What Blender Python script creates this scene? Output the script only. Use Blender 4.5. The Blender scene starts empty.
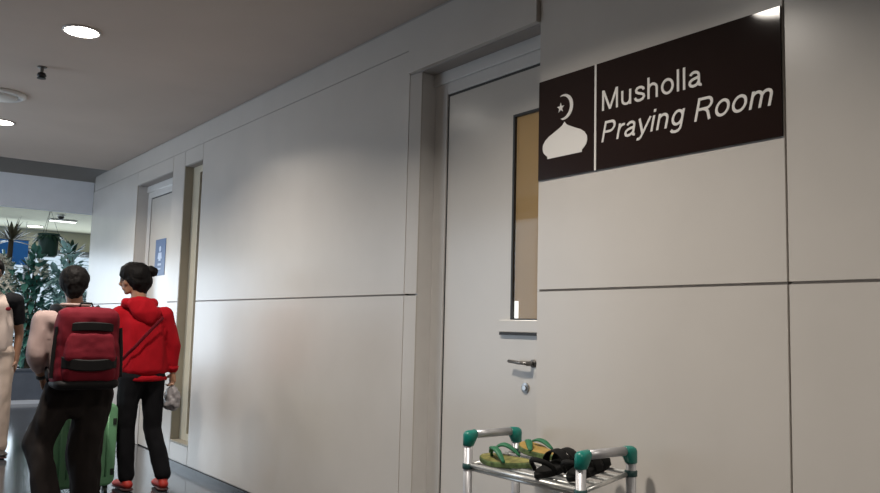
import bpy, bmesh, math, random
from mathutils import Vector as V, Matrix, noise
random.seed(7)
C = bpy.context.scene.collection
PI = math.pi

# ------------------------------------------------------------------ materials
def mat(name, col, rough=.5, metal=0, spec=.5, var=0., vscale=8., bump=0., bscale=60., emit=None, estr=0., trans=0., coat=0., ior=1.5):
    m = bpy.data.materials.new(name); m.use_nodes = True
    nt = m.node_tree; b = nt.nodes['Principled BSDF']
    b.inputs['Base Color'].default_value = (*col, 1); b.inputs['Roughness'].default_value = rough
    b.inputs['Metallic'].default_value = metal; b.inputs['Specular IOR Level'].default_value = spec
    b.inputs['IOR'].default_value = ior; b.inputs['Transmission Weight'].default_value = trans
    b.inputs['Coat Weight'].default_value = coat
    if var or bump:
        tc = nt.nodes.new('ShaderNodeTexCoord')
    if var:
        n = nt.nodes.new('ShaderNodeTexNoise'); n.inputs['Scale'].default_value = vscale; n.inputs['Detail'].default_value = 4
        nt.links.new(tc.outputs['Object'], n.inputs['Vector'])
        r = nt.nodes.new('ShaderNodeMapRange'); r.inputs['From Min'].default_value = .3; r.inputs['From Max'].default_value = .7
        r.inputs['To Min'].default_value = 1-var; r.inputs['To Max'].default_value = 1+var
        nt.links.new(n.outputs['Fac'], r.inputs['Value'])
        x = nt.nodes.new('ShaderNodeVectorMath'); x.operation = 'SCALE'; x.inputs[0].default_value = col
        nt.links.new(r.outputs['Result'], x.inputs['Scale']); nt.links.new(x.outputs['Vector'], b.inputs['Base Color'])
    if bump:
        n = nt.nodes.new('ShaderNodeTexNoise'); n.inputs['Scale'].default_value = bscale; n.inputs['Detail'].default_value = 3
        nt.links.new(tc.outputs['Object'], n.inputs['Vector'])
        bp = nt.nodes.new('ShaderNodeBump'); bp.inputs['Strength'].default_value = bump; bp.inputs['Distance'].default_value = .01
        nt.links.new(n.outputs['Fac'], bp.inputs['Height']); nt.links.new(bp.outputs['Normal'], b.inputs['Normal'])
    if emit:
        b.inputs['Emission Color'].default_value = (*emit, 1); b.inputs['Emission Strength'].default_value = estr
    return m

def floor_mat():
    m = mat('polished_dark_tile', (.05, .052, .06), .13, spec=.6)
    nt = m.node_tree; b = nt.nodes['Principled BSDF']
    tc = nt.nodes.new('ShaderNodeTexCoord'); br = nt.nodes.new('ShaderNodeTexBrick')
    br.offset = 0; br.inputs['Scale'].default_value = 1; br.inputs['Brick Width'].default_value = .6; br.inputs['Row Height'].default_value = .6
    br.inputs['Mortar Size'].default_value = .004
    br.inputs['Color1'].default_value = (.05, .053, .06, 1); br.inputs['Color2'].default_value = (.058, .06, .068, 1); br.inputs['Mortar'].default_value = (.015, .015, .016, 1)
    nt.links.new(tc.outputs['Object'], br.inputs['Vector']); nt.links.new(br.outputs['Color'], b.inputs['Base Color'])
    return m

M = {}
M['panel'] = mat('white_laminate_panel', (.60, .565, .525), .27, var=.025, vscale=3, spec=.5)
M['groove'] = mat('dark_joint', (.38, .35, .33), .8)
M['frame'] = mat('grey_door_frame', (.67, .65, .63), .33, var=.03)
M['leaf'] = mat('door_laminate', (.60, .565, .52), .22, var=.02, vscale=3)
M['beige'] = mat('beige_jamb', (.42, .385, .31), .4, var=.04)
M['paleframe'] = mat('pale_beige_frame', (.60, .55, .43), .4, var=.03)
M['gasket'] = mat('black_gasket', (.02, .019, .018), .5)
M['ceiling'] = mat('ceiling_plaster', (.62, .535, .475), .9, var=.03, vscale=2, bump=.05)
M['farceil'] = mat('beige_ceiling', (.50, .47, .34), .9, var=.03)
M['bulk'] = mat('white_bulkhead', (.88, .90, .95), .7, var=.02)
M['slot'] = mat('grey_air_slot', (.26, .245, .23), .6)
M['floor'] = floor_mat()
M['lwall'] = mat('painted_wall', (.22, .205, .19), .8, var=.04)
M['steelbase'] = mat('dark_steel_skirting', (.05, .05, .052), .25, metal=.6)
M['sign'] = mat('brown_acrylic', (.018, .0095, .008), .05, spec=.42)
M['letter'] = mat('cream_vinyl', (.78, .75, .71), .45)
M['amber'] = mat('amber_room_glow', (.30, .185, .08), .8, var=.08, vscale=5, emit=(1, .58, .24), estr=.09)  # faint emission imitates room light coming through the door pane
M['steel'] = mat('brushed_steel', (.45, .44, .43), .3, metal=1)
M['darksteel'] = mat('dark_steel', (.22, .215, .21), .35, metal=.9)
M['blue'] = mat('blue_sign', (.04, .10, .26), .35)
M['bluelet'] = mat('pale_blue_pictogram', (.5, .6, .8), .4)
M['lamp'] = mat('lamp_glow', (1, 1, 1), .5, emit=(1, .93, .82), estr=22)
M['trim'] = mat('lamp_trim', (.75, .73, .7), .4)
M['alu'] = mat('rack_aluminium', (.48, .48, .5), .38, metal=.55, var=.04)
M['teal'] = mat('teal_plastic', (.006, .20, .165), .35)
M['chrome'] = mat('chrome_rail', (.78, .78, .76), .33, metal=.7)
M['tealdark'] = mat('dark_teal_clip', (.02, .07, .07), .45)
def glass_mat(name, tint, mixf):
    m = bpy.data.materials.new(name); m.use_nodes = True; nt = m.node_tree; nt.nodes.clear()
    o = nt.nodes.new('ShaderNodeOutputMaterial'); mx = nt.nodes.new('ShaderNodeMixShader'); t = nt.nodes.new('ShaderNodeBsdfTransparent'); g = nt.nodes.new('ShaderNodeBsdfGlossy')
    t.inputs['Color'].default_value = (*tint, 1); g.inputs['Roughness'].default_value = .03
    fr = nt.nodes.new('ShaderNodeFresnel'); fr.inputs['IOR'].default_value = 1.45
    ge = nt.nodes.new('ShaderNodeNewGeometry'); iv = nt.nodes.new('ShaderNodeMath'); iv.operation = 'SUBTRACT'; iv.inputs[0].default_value = 1; mu = nt.nodes.new('ShaderNodeMath'); mu.operation = 'MULTIPLY'
    nt.links.new(ge.outputs['Backfacing'], iv.inputs[1]); nt.links.new(iv.outputs[0], mu.inputs[0]); nt.links.new(fr.outputs[0], mu.inputs[1]); nt.links.new(mu.outputs[0], mx.inputs[0]); nt.links.new(t.outputs[0], mx.inputs[1]); nt.links.new(g.outputs[0], mx.inputs[2]); nt.links.new(mx.outputs[0], o.inputs[0])
    return m
M['glass'] = glass_mat('clear_glass', (.93, .95, .95), .1)
M['slate'] = mat('slate_planter', (.085, .095, .12), .45, var=.1)
M['kerb'] = mat('pale_kerb', (.55, .56, .6), .4)
M['mullion'] = mat('grey_mullion', (.3, .31, .32), .4)
M['soil'] = mat('soil', (.05, .035, .025), .95, bump=.4)
def leafmat(n, c): 
    m = mat(n, c, .38, var=.3, vscale=6); b = m.node_tree.nodes['Principled BSDF']
    b.inputs['Subsurface Weight'].default_value = 0
    return m
M['leaf_dark'] = leafmat('dark_foliage', (.018, .07, .04)); M['leaf_mid'] = leafmat('blue_green_foliage', (.07, .21, .17))
M['leaf_pale'] = leafmat('pale_foliage', (.40, .60, .58)); M['leaf_dry'] = leafmat('dry_palm', (.11, .095, .06))
M['petal'] = mat('white_petal', (.85, .8, .7), .6); M['bark'] = mat('bark', (.1, .07, .045), .9, bump=.4)
M['pot'] = mat('dark_green_pot', (.012, .05, .035), .5)
M['skin'] = mat('skin_tan', (.36, .19, .115), .5, var=.05, vscale=20); M['skin_dark'] = mat('skin_brown', (.22, .11, .065), .5, var=.05, vscale=20)
M['hair'] = mat('black_hair', (.006, .005, .005), .65, spec=.15, bump=.3, bscale=90)
M['red'] = mat('red_fleece', (.40, .005, .013), .9, spec=.2, var=.08, vscale=14, bump=.15, bscale=200)
M['black'] = mat('black_cloth', (.007, .007, .009), .9, spec=.2, bump=.1, bscale=200)
M['brown'] = mat('charcoal_brown_cloth', (.019, .015, .014), .95, spec=.2, var=.12, vscale=10, bump=.15, bscale=150)
M['shirt'] = mat('pale_pink_shirt', (.42, .31, .29), .9, spec=.2, var=.06, vscale=10)
M['maroon'] = mat('maroon_nylon', (.15, .007, .016), .8, spec=.2, var=.1, vscale=12, bump=.1, bscale=250)
M['packblack'] = mat('black_nylon', (.008, .007, .0075), .7, spec=.25)
M['case'] = mat('green_hardshell', (.15, .36, .19), .35, var=.06, vscale=5)
M['casedark'] = mat('dark_fittings', (.012, .02, .014), .5)
M['redshoe'] = mat('red_shoe', (.45, .03, .02), .6); M['sole'] = mat('dark_sole', (.07, .03, .03), .7)
M['greybag'] = mat('grey_plastic_bag', (.30, .28, .29), .4, var=.12, vscale=20)
M['white_tee'] = mat('cream_tee', (.58, .47, .42), .85, var=.05); M['cream'] = mat('cream_trousers', (.46, .36, .30), .85, var=.06)
M['camo'] = mat('green_camo_rubber', (.10, .15, .05), .6, var=.55, vscale=45); M['straw'] = mat('yellow_insole', (.42, .27, .07), .65, var=.15, vscale=30)
M['camostraw'] = mat('camo_insole', (.20, .19, .06), .65, var=.6, vscale=35); M['greenstrap'] = mat('green_strap', (.02, .16, .075), .5); M['blackrub'] = mat('black_rubber', (.008, .008, .008), .75, spec=.2); M['eye'] = mat('dark_eye', (.02, .015, .012), .2)
M['shoe'] = mat('dark_shoe', (.03, .025, .022), .5); M['lens'] = M['glass']

# ------------------------------------------------------------------ mesh helpers
def W(o):
    p = V((0, 0, 0))
    while o: p += o.location; o = o.parent
    return p
def link(name, me, parent=None, loc=None):
    o = bpy.data.objects.new(name, me); C.objects.link(o)
    if parent: o.parent = parent; me.transform(Matrix.Translation(-W(parent)))
    elif loc is not None: o.location = loc; me.transform(Matrix.Translation(-V(loc)))
    return o
def obj(name, bm, m, parent=None, loc=None, smooth=False, bevel=0.):
    bmesh.ops.recalc_face_normals(bm, faces=bm.faces)
    me = bpy.data.meshes.new(name); bm.to_mesh(me); bm.free()
    for mm in (m if isinstance(m, (list, tuple)) else [m]): me.materials.append(mm)
    if smooth:
        for p in me.polygons: p.use_smooth = True
    o = link(name, me, parent, loc)
    if bevel:
        b = o.modifiers.new('bevel', 'BEVEL'); b.width = bevel; b.segments = 2; b.limit_method = 'ANGLE'
    return o
def thing(name, label, cat, loc=(0, 0, 0), group=None, kind=None):
    o = bpy.data.objects.new(name, None); C.objects.link(o); o.location = loc; o.empty_display_size = .1
    return tag(o, label, cat, group, kind)
def tag(o, label=None, cat=None, group=None, kind=None):
    if label: o['label'] = label
    if cat: o['category'] = cat
    if group: o['group'] = group
    if kind: o['kind'] = kind
    return o
def box(bm, x0, x1, y0, y1, z0, z1, mi=0):
    vs = [bm.verts.new((x, y, z)) for x in (x0, x1) for y in (y0, y1) for z in (z0, z1)]
    for f in ((0, 1, 3, 2), (4, 6, 7, 5), (0, 4, 5, 1), (2, 3, 7, 6), (0, 2, 6, 4), (1, 5, 7, 3)):
        bm.faces.new([vs[i] for i in f]).material_index = mi
def bx(*a, mi=0):
    bm = bmesh.new(); box(bm, *a, mi=mi); return bm
def prism(bm, pts, vec, mi=0):          # closed outline pts extruded by vec
    a = [bm.verts.new(p) for p in pts]; b = [bm.verts.new(V(p)+V(vec)) for p in pts]; n = len(pts)
    bm.faces.new(a).material_index = mi; bm.faces.new(list(reversed(b))).material_index = mi
    for i in range(n): bm.faces.new([a[i], b[i], b[(i+1) % n], a[(i+1) % n]]).material_index = mi
def tube(bm, pts, r, n=10, rx=None, cap=True, mi=0):
    pts = [V(p) for p in pts]; rings = []; up = None
    rs = r if isinstance(r, (list, tuple)) else [r]*len(pts)
    for i, p in enumerate(pts):
        t = (pts[min(i+1, len(pts)-1)]-pts[max(i-1, 0)]).normalized()
        if up is None: up = t.cross(V((0, 0, 1))); up = up if up.length > .05 else t.cross(V((1, 0, 0)))
        s = (up - t*up.dot(t)).normalized(); up = s; q = t.cross(s)
        k = rx if rx else 1.
        rings.append([bm.verts.new(p+s*(rs[i]*math.cos(2*PI*j/n))+q*(rs[i]*k*math.sin(2*PI*j/n))) for j in range(n)])
    for a, b in zip(rings, rings[1:]):
        for j in range(n): bm.faces.new([a[j], a[(j+1) % n], b[(j+1) % n], b[j]]).material_index = mi
    if cap: bm.faces.new(rings[0]).material_index = mi; bm.faces.new(list(reversed(rings[-1]))).material_index = mi
def lathe(bm, c, prof, n=32, mi=0):     # prof: (r, z)
    rings = []
    for r, z in prof:
        rings.append([bm.verts.new((c[0]+max(r, 1e-4)*math.cos(2*PI*j/n), c[1]+max(r, 1e-4)*math.sin(2*PI*j/n), c[2]+z)) for j in range(n)])
    for a, b in zip(rings, rings[1:]):
        for j in range(n): bm.faces.new([a[j], a[(j+1) % n], b[(j+1) % n], b[j]]).material_index = mi
    bm.faces.new(rings[0]).material_index = mi; bm.faces.new(list(reversed(rings[-1]))).material_index = mi
def hull(bm, ells, sub=2):              # convex hull of ellipsoids (centre, radii)
    t = bmesh.new()
    for c, r in ells:
        r = (r, r, r) if isinstance(r, (int, float)) else r
        bmesh.ops.create_icosphere(t, subdivisions=sub, radius=1, matrix=Matrix.Translation(c) @ Matrix.Diagonal((*r, 1)))
    if len(ells) > 1:
        res = bmesh.ops.convex_hull(t, input=t.verts[:])
        bmesh.ops.delete(t, geom=[g for g in set(res['geom_interior'])|set(res['geom_unused']) if isinstance(g, bmesh.types.BMVert)], context='VERTS')
    me = bpy.data.meshes.new('tmp'); t.to_mesh(me); t.free(); bm.from_mesh(me); bpy.data.meshes.remove(me)
def rot(bm_fn, M4):                     # run bm_fn on a fresh bmesh, transform, return it
    t = bmesh.new(); bm_fn(t); t.transform(M4); return t
def merge(bm, t):
    me = bpy.data.meshes.new('tmp'); t.to_mesh(me); t.free(); bm.from_mesh(me); bpy.data.meshes.remove(me)
def skin(name, bm, m, parent, voxel=.01, smooth=4, fold=0., fscale=9., stretch=(1, 1, .5)):
    """fuse overlapping closed shapes into one continuous surface"""
    me = bpy.data.meshes.new('src'); bm.to_mesh(me); bm.free()
    o = bpy.data.objects.new('src', me); C.objects.link(o)
    r = o.modifiers.new('r', 'REMESH'); r.mode = 'VOXEL'; r.voxel_size = voxel
    s = o.modifiers.new('s', 'SMOOTH'); s.iterations = smooth; s.factor = .5
    dg = bpy.context.evaluated_depsgraph_get(); dg.update()
    m2 = bpy.data.meshes.new_from_object(o.evaluated_get(dg)); bpy.data.objects.remove(o); bpy.data.meshes.remove(me)
    if fold:
        ns = [v.normal.copy() for v in m2.vertices]
        for v, nn in zip(m2.vertices, ns):
            p = V((v.co.x*stretch[0], v.co.y*stretch[1], v.co.z*stretch[2]))*fscale
            v.co += nn*fold*(noise.noise(p)+.5*noise.noise(p*2.3+V((3, 1, 7))))
    m2.name = name; m2.materials.clear(); m2.materials.append(m)
    for p in m2.polygons: p.use_smooth = True
    return link(name, m2, parent)
def lerp(a, b, t): return V(a)+(V(b)-V(a))*t

# ------------------------------------------------------------------ camera
D = 2.4049
cam = bpy.data.cameras.new('camera'); co = bpy.data.objects.new('camera', cam); C.objects.link(co)
cam.sensor_width = 36; cam.lens = 815/880*36; cam.clip_start = .05
def camera_axes():
    f = 815.; roll = math.radians(1.41); vp = (-615., 66.)
    n = (-math.sin(roll), math.cos(roll)); d = vp[0]*n[0]+vp[1]*n[1]
    down = V((n[0]*f, n[1]*f, -d)).normalized(); y = V((vp[0], vp[1], f)).normalized(); z = -down; x = y.cross(z)
    return x, y, z
ax, ay, az = camera_axes()
R3 = Matrix((( ax.x, -ax.y, -ax.z), (ay.x, -ay.y, -ay.z), (az.x, -az.y, -az.z)))
co.matrix_world = Matrix.Translation((-D, 0, 1.2)) @ R3.to_4x4()
bpy.context.scene.camera = co

# ------------------------------------------------------------------ room shell
CE = 2.86; HD = 2.54; PT = 2.68; JZ = 1.366
def struct(name, bm, m, label=None, cat=None, bevel=0.):
    return tag(obj(name, bm, m, bevel=bevel), label, cat, kind='structure')
struct('floor', bx(-6, 4, -4, 17.2, -.12, 0), M['floor'])
struct('ceiling', bx(-6, .3, -4, 9.45, CE, CE+.12), M['ceiling'])
struct('ceiling_far', bx(-6, 4, 10.12, 17.2, CE, CE+.12), M['farceil'])
bm = bx(-6, .02, 10.0, 10.12, 2.42, 2.79); box(bm, -6, 4, 10.06, 10.12, 2.79, CE+.3)
struct('trim_bulkhead', bm, M['bulk'])
bm = bx(-6, .3, 9.98, 10.03, 2.79, CE+.2); box(bm, -6, .3, 9.40, 9.46, CE+.12, CE+.3); box(bm, -6, .3, 9.40, 10.06, CE+.3, CE+.34)
struct('trim_air_slot', bm, M['slot'])
struct('wall_left', bx(-4.5, -4.35, -4, 6.2, 0, CE), M['lwall'])
struct('wall_back', bx(-4.5, .35, -4.15, -4, 0, CE), M['lwall'])
bm = bmesh.new()
for y in (6.25, 7.4, 8.5, 9.6): box(bm, -4.5, -4.42, y-.04, y+.04, 0, CE)
for z in (.0, 2.7): box(bm, -4.5, -4.42, 6.2, 9.64, z, z+.12)
struct('unseen_window_3', bm, M['mullion'])  # unseen glazing added as a frame for the side fill light
# wall on the right: cladding panels with open joints over a dark backing
def wall_right():
    bm = bmesh.new(); g = .0048
    def panel(y0, y1, z0, z1, x0=0, x1=.02, e=.004): box(bm, x0, x1, y0+e, y1-e, z0+g, z1-g, 0)
    solid = [(-4, 1.387), (1.387, 2.52), (3.515, 6.52), (6.945, 7.25), (8.29, 10.0)]
    for y0, y1 in solid:
        panel(y0, y1, .05, JZ); panel(y0, y1, JZ, PT)
        box(bm, .010, .3, y0+.006, y1-.006, .0, CE, 1)
    for y0, y1 in ((2.52, 3.515), (6.52, 6.945), (7.25, 8.29)):
        panel(y0, y1, HD, PT, -.018 if y0 == 2.52 else 0, e=.006 if y0 == 2.52 else .0028)
        box(bm, .010, .3, y0-.006, y1+.006, HD, CE, 1)
    # bent edge of the cladding beside the near door
    for z0, z1 in ((.05+g, JZ-g), (JZ+g, HD)):
        prism(bm, [(.0, 3.512, z0), (.016, 3.428, z0), (.024, 3.428, z0), (.019, 3.512, z0)], (0, 0, z1-z0), 0)
    box(bm, .026, .3, 3.446, 3.512, 0, HD, 1)
    # band above the panels
    box(bm, .006, .0145, -4, 10.0, PT+.006, CE-.014, 0)
    # returns into the openings
    for y0, y1, dep in ((2.50, 2.52, .3), (7.232, 7.25, .3), (8.29, 8.31, .3), (6.50, 6.52, .3), (6.945, 6.965, .3)):
        box(bm, .0145, dep, y0, y1, 0, HD, 2)
    box(bm, .024, .3, 3.43, 3.445, 0, HD, 2)
    box(bm, .0, .3, 10.0, 10.02, 0, CE+.1, 0)
    # sill wall below the slot window
    panel(6.52, 6.945, .05, .2); box(bm, .014, .3, 6.52, 6.945, 0, .2, 2)
    return bm
struct('wall_right', wall_right(), [M['panel'], M['groove'], M['frame']], 'white panelled corridor wall on the right with dark joints', 'wall')
bm = bmesh.new()
for y0, y1 in ((-4, 2.515), (3.44, 7.245), (8.3, 10.0)): box(bm, -.004, .012, y0, y1, 0, .046)
struct('baseboard_right', bm, M['steelbase'])
struct('wall_right_far', bx(3.85, 4, 10.12, 17.2, 0, CE), M['lwall'])

def door(n, y0, y1, leafm):
    d = thing('door_%d' % n, None, None, (.12, (y0+y1)/2, 0), kind='structure')
    bm = bmesh.new(); f = .105
    # stepped frame: stiles and head
    for a, b in ((y0, y0+f), (y1-f, y1)):
        box(bm, .11, .2, a, b, 0, HD)
    box(bm, .11, .2, y0+f, y1-f, 2.415, HD)
    box(bm, .096, .112, y0, y1, 2.475, HD)                     # head band in front of the rebate
    obj('door_frame', bm, M['frame'], d, bevel=.003)
    a, b, t = y0+f+.013, y1-f-.013, 2.402
    bm = bmesh.new()
    box(bm, .118, .133, y0+f, y0+f+.0125, 0, 2.415); box(bm, .118, .133, y1-f-.0125, y1-f, 0, 2.415); box(bm, .118, .133, y0+f+.0125, y1-f-.0125, 2.4025, 2.415); box(bm, .134, .2, y0+f-.002, y1-f+.002, 0, 2.418)
    obj('gasket', bm, M['gasket'], d)
    return d, a, b, t
# near door with a vision panel
d1, a, b, t = door(1, 2.52, 3.43, M['leaf'])
wy0, wy1, wz0, wz1 = 2.60, 2.812, 1.245, 2.205
bm = bmesh.new(); x0, x1 = .116, .133
box(bm, x0, x1, a, wy0, .01, t); box(bm, x0, x1, wy1, b, .01, t); box(bm, x0, x1, wy0, wy1, .01, wz0); box(bm, x0, x1, wy0, wy1, wz1, t)
lf = obj('door_leaf', bm, M['leaf'], d1)
bm = bmesh.new(); e = .012
box(bm, .113, .132, wy0, wy0+e, wz0, wz1); box(bm, .113, .132, wy1-e, wy1, wz0, wz1); box(bm, .113, .132, wy0+e, wy1-e, wz1-e, wz1); box(bm, .113, .132, wy0+e, wy1-e, wz0, wz0+.005)
obj('window_gasket', bm, M['gasket'], lf)
obj('glass_pane', bx(.119, .122, wy0+e, wy1-e, wz0+.004, wz1-e), M['glass'], lf)
obj('pane_backing', bx(.128, .132, wy0+e, wy1-e, wz0+.004, wz1-e), M['amber'], lf)  # glowing sheet standing in for the lit room behind the door
obj('pane_highlight', bx(.1255, .1275, 2.772, 2.797, wz0+.006, wz0+.085), mat('white_highlight_glow', (1, 1, 1), emit=(1, .95, .88), estr=.85), lf)  # glowing strip stands in for a bright highlight on the pane
bm = bx(.098, .117, 2.58, 2.875, 1.187, 1.243); obj('window_ledge', bm, M['leaf'], lf, bevel=.003)
obj('ledge_seal', bx(.100, .117, 2.58, 2.872, 1.174, 1.186), M['gasket'], lf)
bm = bmesh.new(); tube(bm, [(.117, 2.655, 1.052), (.075, 2.655, 1.052)], .011)
tube(bm, [(.075, 2.645, 1.052), (.072, 2.70, 1.053), (.076, 2.775, 1.058)], .010, rx=.75)
lathe_b = bmesh.new(); lathe(lathe_b, (0, 0, 0), [(.018, 0), (.018, .008), (.015, .01)], 20)
lathe_b.transform(Matrix.Translation((.117, 2.655, 1.052)) @ Matrix.Rotation(-PI/2, 4, 'Y')); merge(bm, lathe_b)
obj('door_handle', bm, M['darksteel'], lf, smooth=True)
kb = bmesh.new(); lathe(kb, (0, 0, 0), [(.023, 0), (.023, .007), (.012, .009), (.011, .014)], 24)
kb.transform(Matrix.Translation((.117, 2.703, .942)) @ Matrix.Rotation(-PI/2, 4, 'Y')); obj('keyhole', kb, M['steel'], lf)
# far door
d2, a, b, t = door(2, 7.25, 8.29, M['leaf'])
lf2 = obj('door_leaf', bx(.116, .133, a, b, .01, t), M['leaf'], d2)
# narrow slot window between the far door and the long panel
wn = thing('window_1', None, None, (.1, 6.73, .2), kind='structure')
bm = bmesh.new()
box(bm, .075, .13, 6.775, 6.945, .212, HD); box(bm, .075, .13, 6.52, 6.56, .212, HD); box(bm, .075, .13, 6.56, 6.775, .212, .27); box(bm, .075, .13, 6.56, 6.775, HD-.06, HD)
obj('window_frame', bm, M['paleframe'], wn, bevel=.003)
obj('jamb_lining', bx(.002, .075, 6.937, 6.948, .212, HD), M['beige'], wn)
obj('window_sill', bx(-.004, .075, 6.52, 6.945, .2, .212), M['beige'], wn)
obj('glass_pane', bx(.095, .1, 6.56, 6.775, .27, HD-.06), M['glass'], wn)
obj('pane_backing', bx(.115, .12, 6.56, 6.775, .27, HD-.06), M['darksteel'], wn)

# ------------------------------------------------------------------ far concourse glazing
bm = bmesh.new()
for x in (-6, -4, -2.2, -.9, .55, 2.0, 3.8): box(bm, x-.035, x+.035, 16.9, 17.0, 0, 2.45)
box(bm, -6, 4, 16.9, 17.0, 2.4, 2.5); box(bm, -6, 4, 16.9, 17.0, 0, .12); box(bm, -6, 4, 16.9, 17, 1.2, 1.24)
w2 = struct('window_2', bm, M['mullion'])
obj('glass_pane', bx(-6, 4, 16.94, 16.95, .1, 2.42), M['glass'], w2)
struct('wall_far', bx(-6, 4, 16.85, 17.1, 2.5, CE), M['farceil'])

# ------------------------------------------------------------------ prayer room sign
sg = thing('wall_sign', 'dark brown glossy sign reading Musholla Praying Room on the white panel', 'sign', (-.004, 1.95, 2.05))
SY0, SY1, SZ0, SZ1 = 1.393, 2.513, 1.836, 2.268
sp = obj('sign_panel', bx(-.008, -.0005, SY0, SY1, SZ0, SZ1), M['sign'], sg, bevel=.0015)
obj('divider', bx(-.0095, -.0078, 2.1815, 2.1915, SZ0, SZ1), M['letter'], sg)
def arc(cx, cy, rx, ry, a0, a1, n=10):
    return [(cx+rx*math.cos(math.radians(a0+(a1-a0)*k/n)), cy+ry*math.sin(math.radians(a0+(a1-a0)*k/n))) for k in range(n+1)]
GL = {   # stroke centre lines of a plain grotesque alphabet: advance width, strokes
 'M': (.833, [[(.118, 0), (.118, .72)], [(.715, 0), (.715, .72)], [(.135, .70), (.417, .02)], [(.417, .02), (.70, .70)]]),
 'u': (.556, [[(.11, .52), (.11, .2)]+arc(.27, .2, .16, .163, 180, 360)+[(.43, .22)], [(.43, .52), (.43, 0)]]),
 's': (.5, [[(.42, .37), (.40, .43), (.33, .474), (.25, .482), (.16, .46), (.115, .40), (.13, .335), (.22, .285), (.32, .255), (.41, .21), (.43, .14), (.38, .07), (.27, .037), (.17, .046), (.10, .09), (.07, .155)]]),
 'h': (.556, [[(.11, 0), (.11, .72)], [(.11, .30)]+arc(.27, .32, .16, .155, 180, 0)+[(.43, 0)]]),
 'n': (.556, [[(.11, 0), (.11, .52)], [(.11, .30)]+arc(.27, .32, .16, .155, 180, 0)+[(.43, 0)]]),
 'o': (.556, [arc(.278, .26, .195, .222, 0, 360, 28)]),
 'l': (.222, [[(.11, 0), (.11, .72)]]),
 'a': (.556, [arc(.26, .355, .15, .12, 165, 0)+[(.41, .10), (.43, .05), (.47, .035), (.505, .04)], [(.41, .295), (.28, .275), (.16, .24), (.10, .19), (.088, .13), (.12, .068), (.20, .038), (.29, .05), (.37, .10), (.41, .17)]]),
 'P': (.667, [[(.13, 0), (.13, .72)], [(.13, .675), (.38, .675)]+arc(.38, .51, .165, .165, 90, -90)+[(.13, .345)]]),
 'R': (.722, [[(.13, 0), (.13, .72)], [(.13, .675), (.42, .675)]+arc(.42, .515, .165, .16, 90, -90)+[(.13, .355)], [(.36, .345), (.45, .31), (.51, .24), (.61, 0)]]),
 'r': (.333, [[(.11, 0), (.11, .52)], [(.11, .28), (.15, .40), (.22, .455), (.33, .465)]]),
 'y': (.5, [[(.03, .52), (.25, .02)], [(.47, .52), (.25, -.02), (.21, -.11), (.15, -.155), (.06, -.155)]]),
 'i': (.222, [[(.11, 0), (.11, .52)], [(.11, .625), (.11, .72)]]),
 'g': (.556, [arc(.27, .27, .175, .21, 0, 360, 28), [(.445, .52), (.445, -.03), (.43, -.09), (.37, -.15), (.27, -.172), (.16, -.155), (.10, -.10)]]),
 'm': (.833, [[(.11, 0), (.11, .52)], [(.11, .30)]+arc(.255, .33, .145, .148, 180, 0)+[(.40, 0)], [(.40, .30)]+arc(.545, .33, .145, .148, 180, 0)+[(.69, 0)]]),
 ' ': (.278, [])}
def text(s, y_left, y_right, zb, cap, shear, name, sw=.086):
    segs = []; adv = 0
    for ch in s:
        w_, st = GL[ch]
        for pl_ in st: segs.append([(q[0]+adv, q[1]) for q in pl_])
        adv += w_
    bm = bmesh.new(); out = []
    for pl_ in segs:
        pl_ = [q for k, q in enumerate(pl_) if k == 0 or abs(q[0]-pl_[k-1][0])+abs(q[1]-pl_[k-1][1]) > 1e-5]
        closed = len(pl_) > 20 and (V((*pl_[0], 0))-V((*pl_[-1], 0))).length < 1e-4
        if closed: pl_ = pl_[:-1]
        n = len(pl_); row = []
        for k, q in enumerate(pl_):
            a_ = pl_[(k-1) % n] if (closed or k) else q; b_ = pl_[(k+1) % n] if (closed or k < n-1) else q
            d0 = V((q[0]-a_[0], q[1]-a_[1])); d1 = V((b_[0]-q[0], b_[1]-q[1]))
            d0 = d0.normalized() if d0.length else d1.normalized(); d1 = d1.normalized() if d1.length else d0
            n0 = V((-d0.y, d0.x)); n1 = V((-d1.y, d1.x)); m_ = (n0+n1).normalized(); m_ = m_/max(.5, m_.dot(n0))
            row.append(((q[0]+m_.x*sw/2, q[1]+m_.y*sw/2), (q[0]-m_.x*sw/2, q[1]-m_.y*sw/2)))
        out.append((row, closed))
    x0 = min(p[0]+shear*p[1] for r, c in out for e in r for p in e); x1 = max(p[0]+shear*p[1] for r, c in out for e in r for p in e)
    def T(p, x): return (x, y_left-(p[0]+shear*p[1]-x0)/(x1-x0)*(y_left-y_right), zb+p[1]/.72*cap)
    for si, (row, closed) in enumerate(out):
        xf = -.0094-.0001*(si % 5)
        rings = [[bm.verts.new(T(l_, -.0079)), bm.verts.new(T(l_, xf)), bm.verts.new(T(r_, xf)), bm.verts.new(T(r_, -.0079))] for l_, r_ in row]
        m_ = len(rings)
        for k in range(m_ if closed else m_-1):
            a_, b_ = rings[k], rings[(k+1) % m_]
            for q in range(4): bm.faces.new([a_[q], a_[(q+1) % 4], b_[(q+1) % 4], b_[q]])
        if not closed: bm.faces.new(rings[0]); bm.faces.new(list(reversed(rings[-1])))
    obj(name, bm, M['letter'], sg)
text('Musholla', 2.151, 1.690, 2.069, .082, 0, 'lettering')
text('Praying Room', 2.154, 1.422, 1.943, .082, .22, 'lettering')
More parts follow.
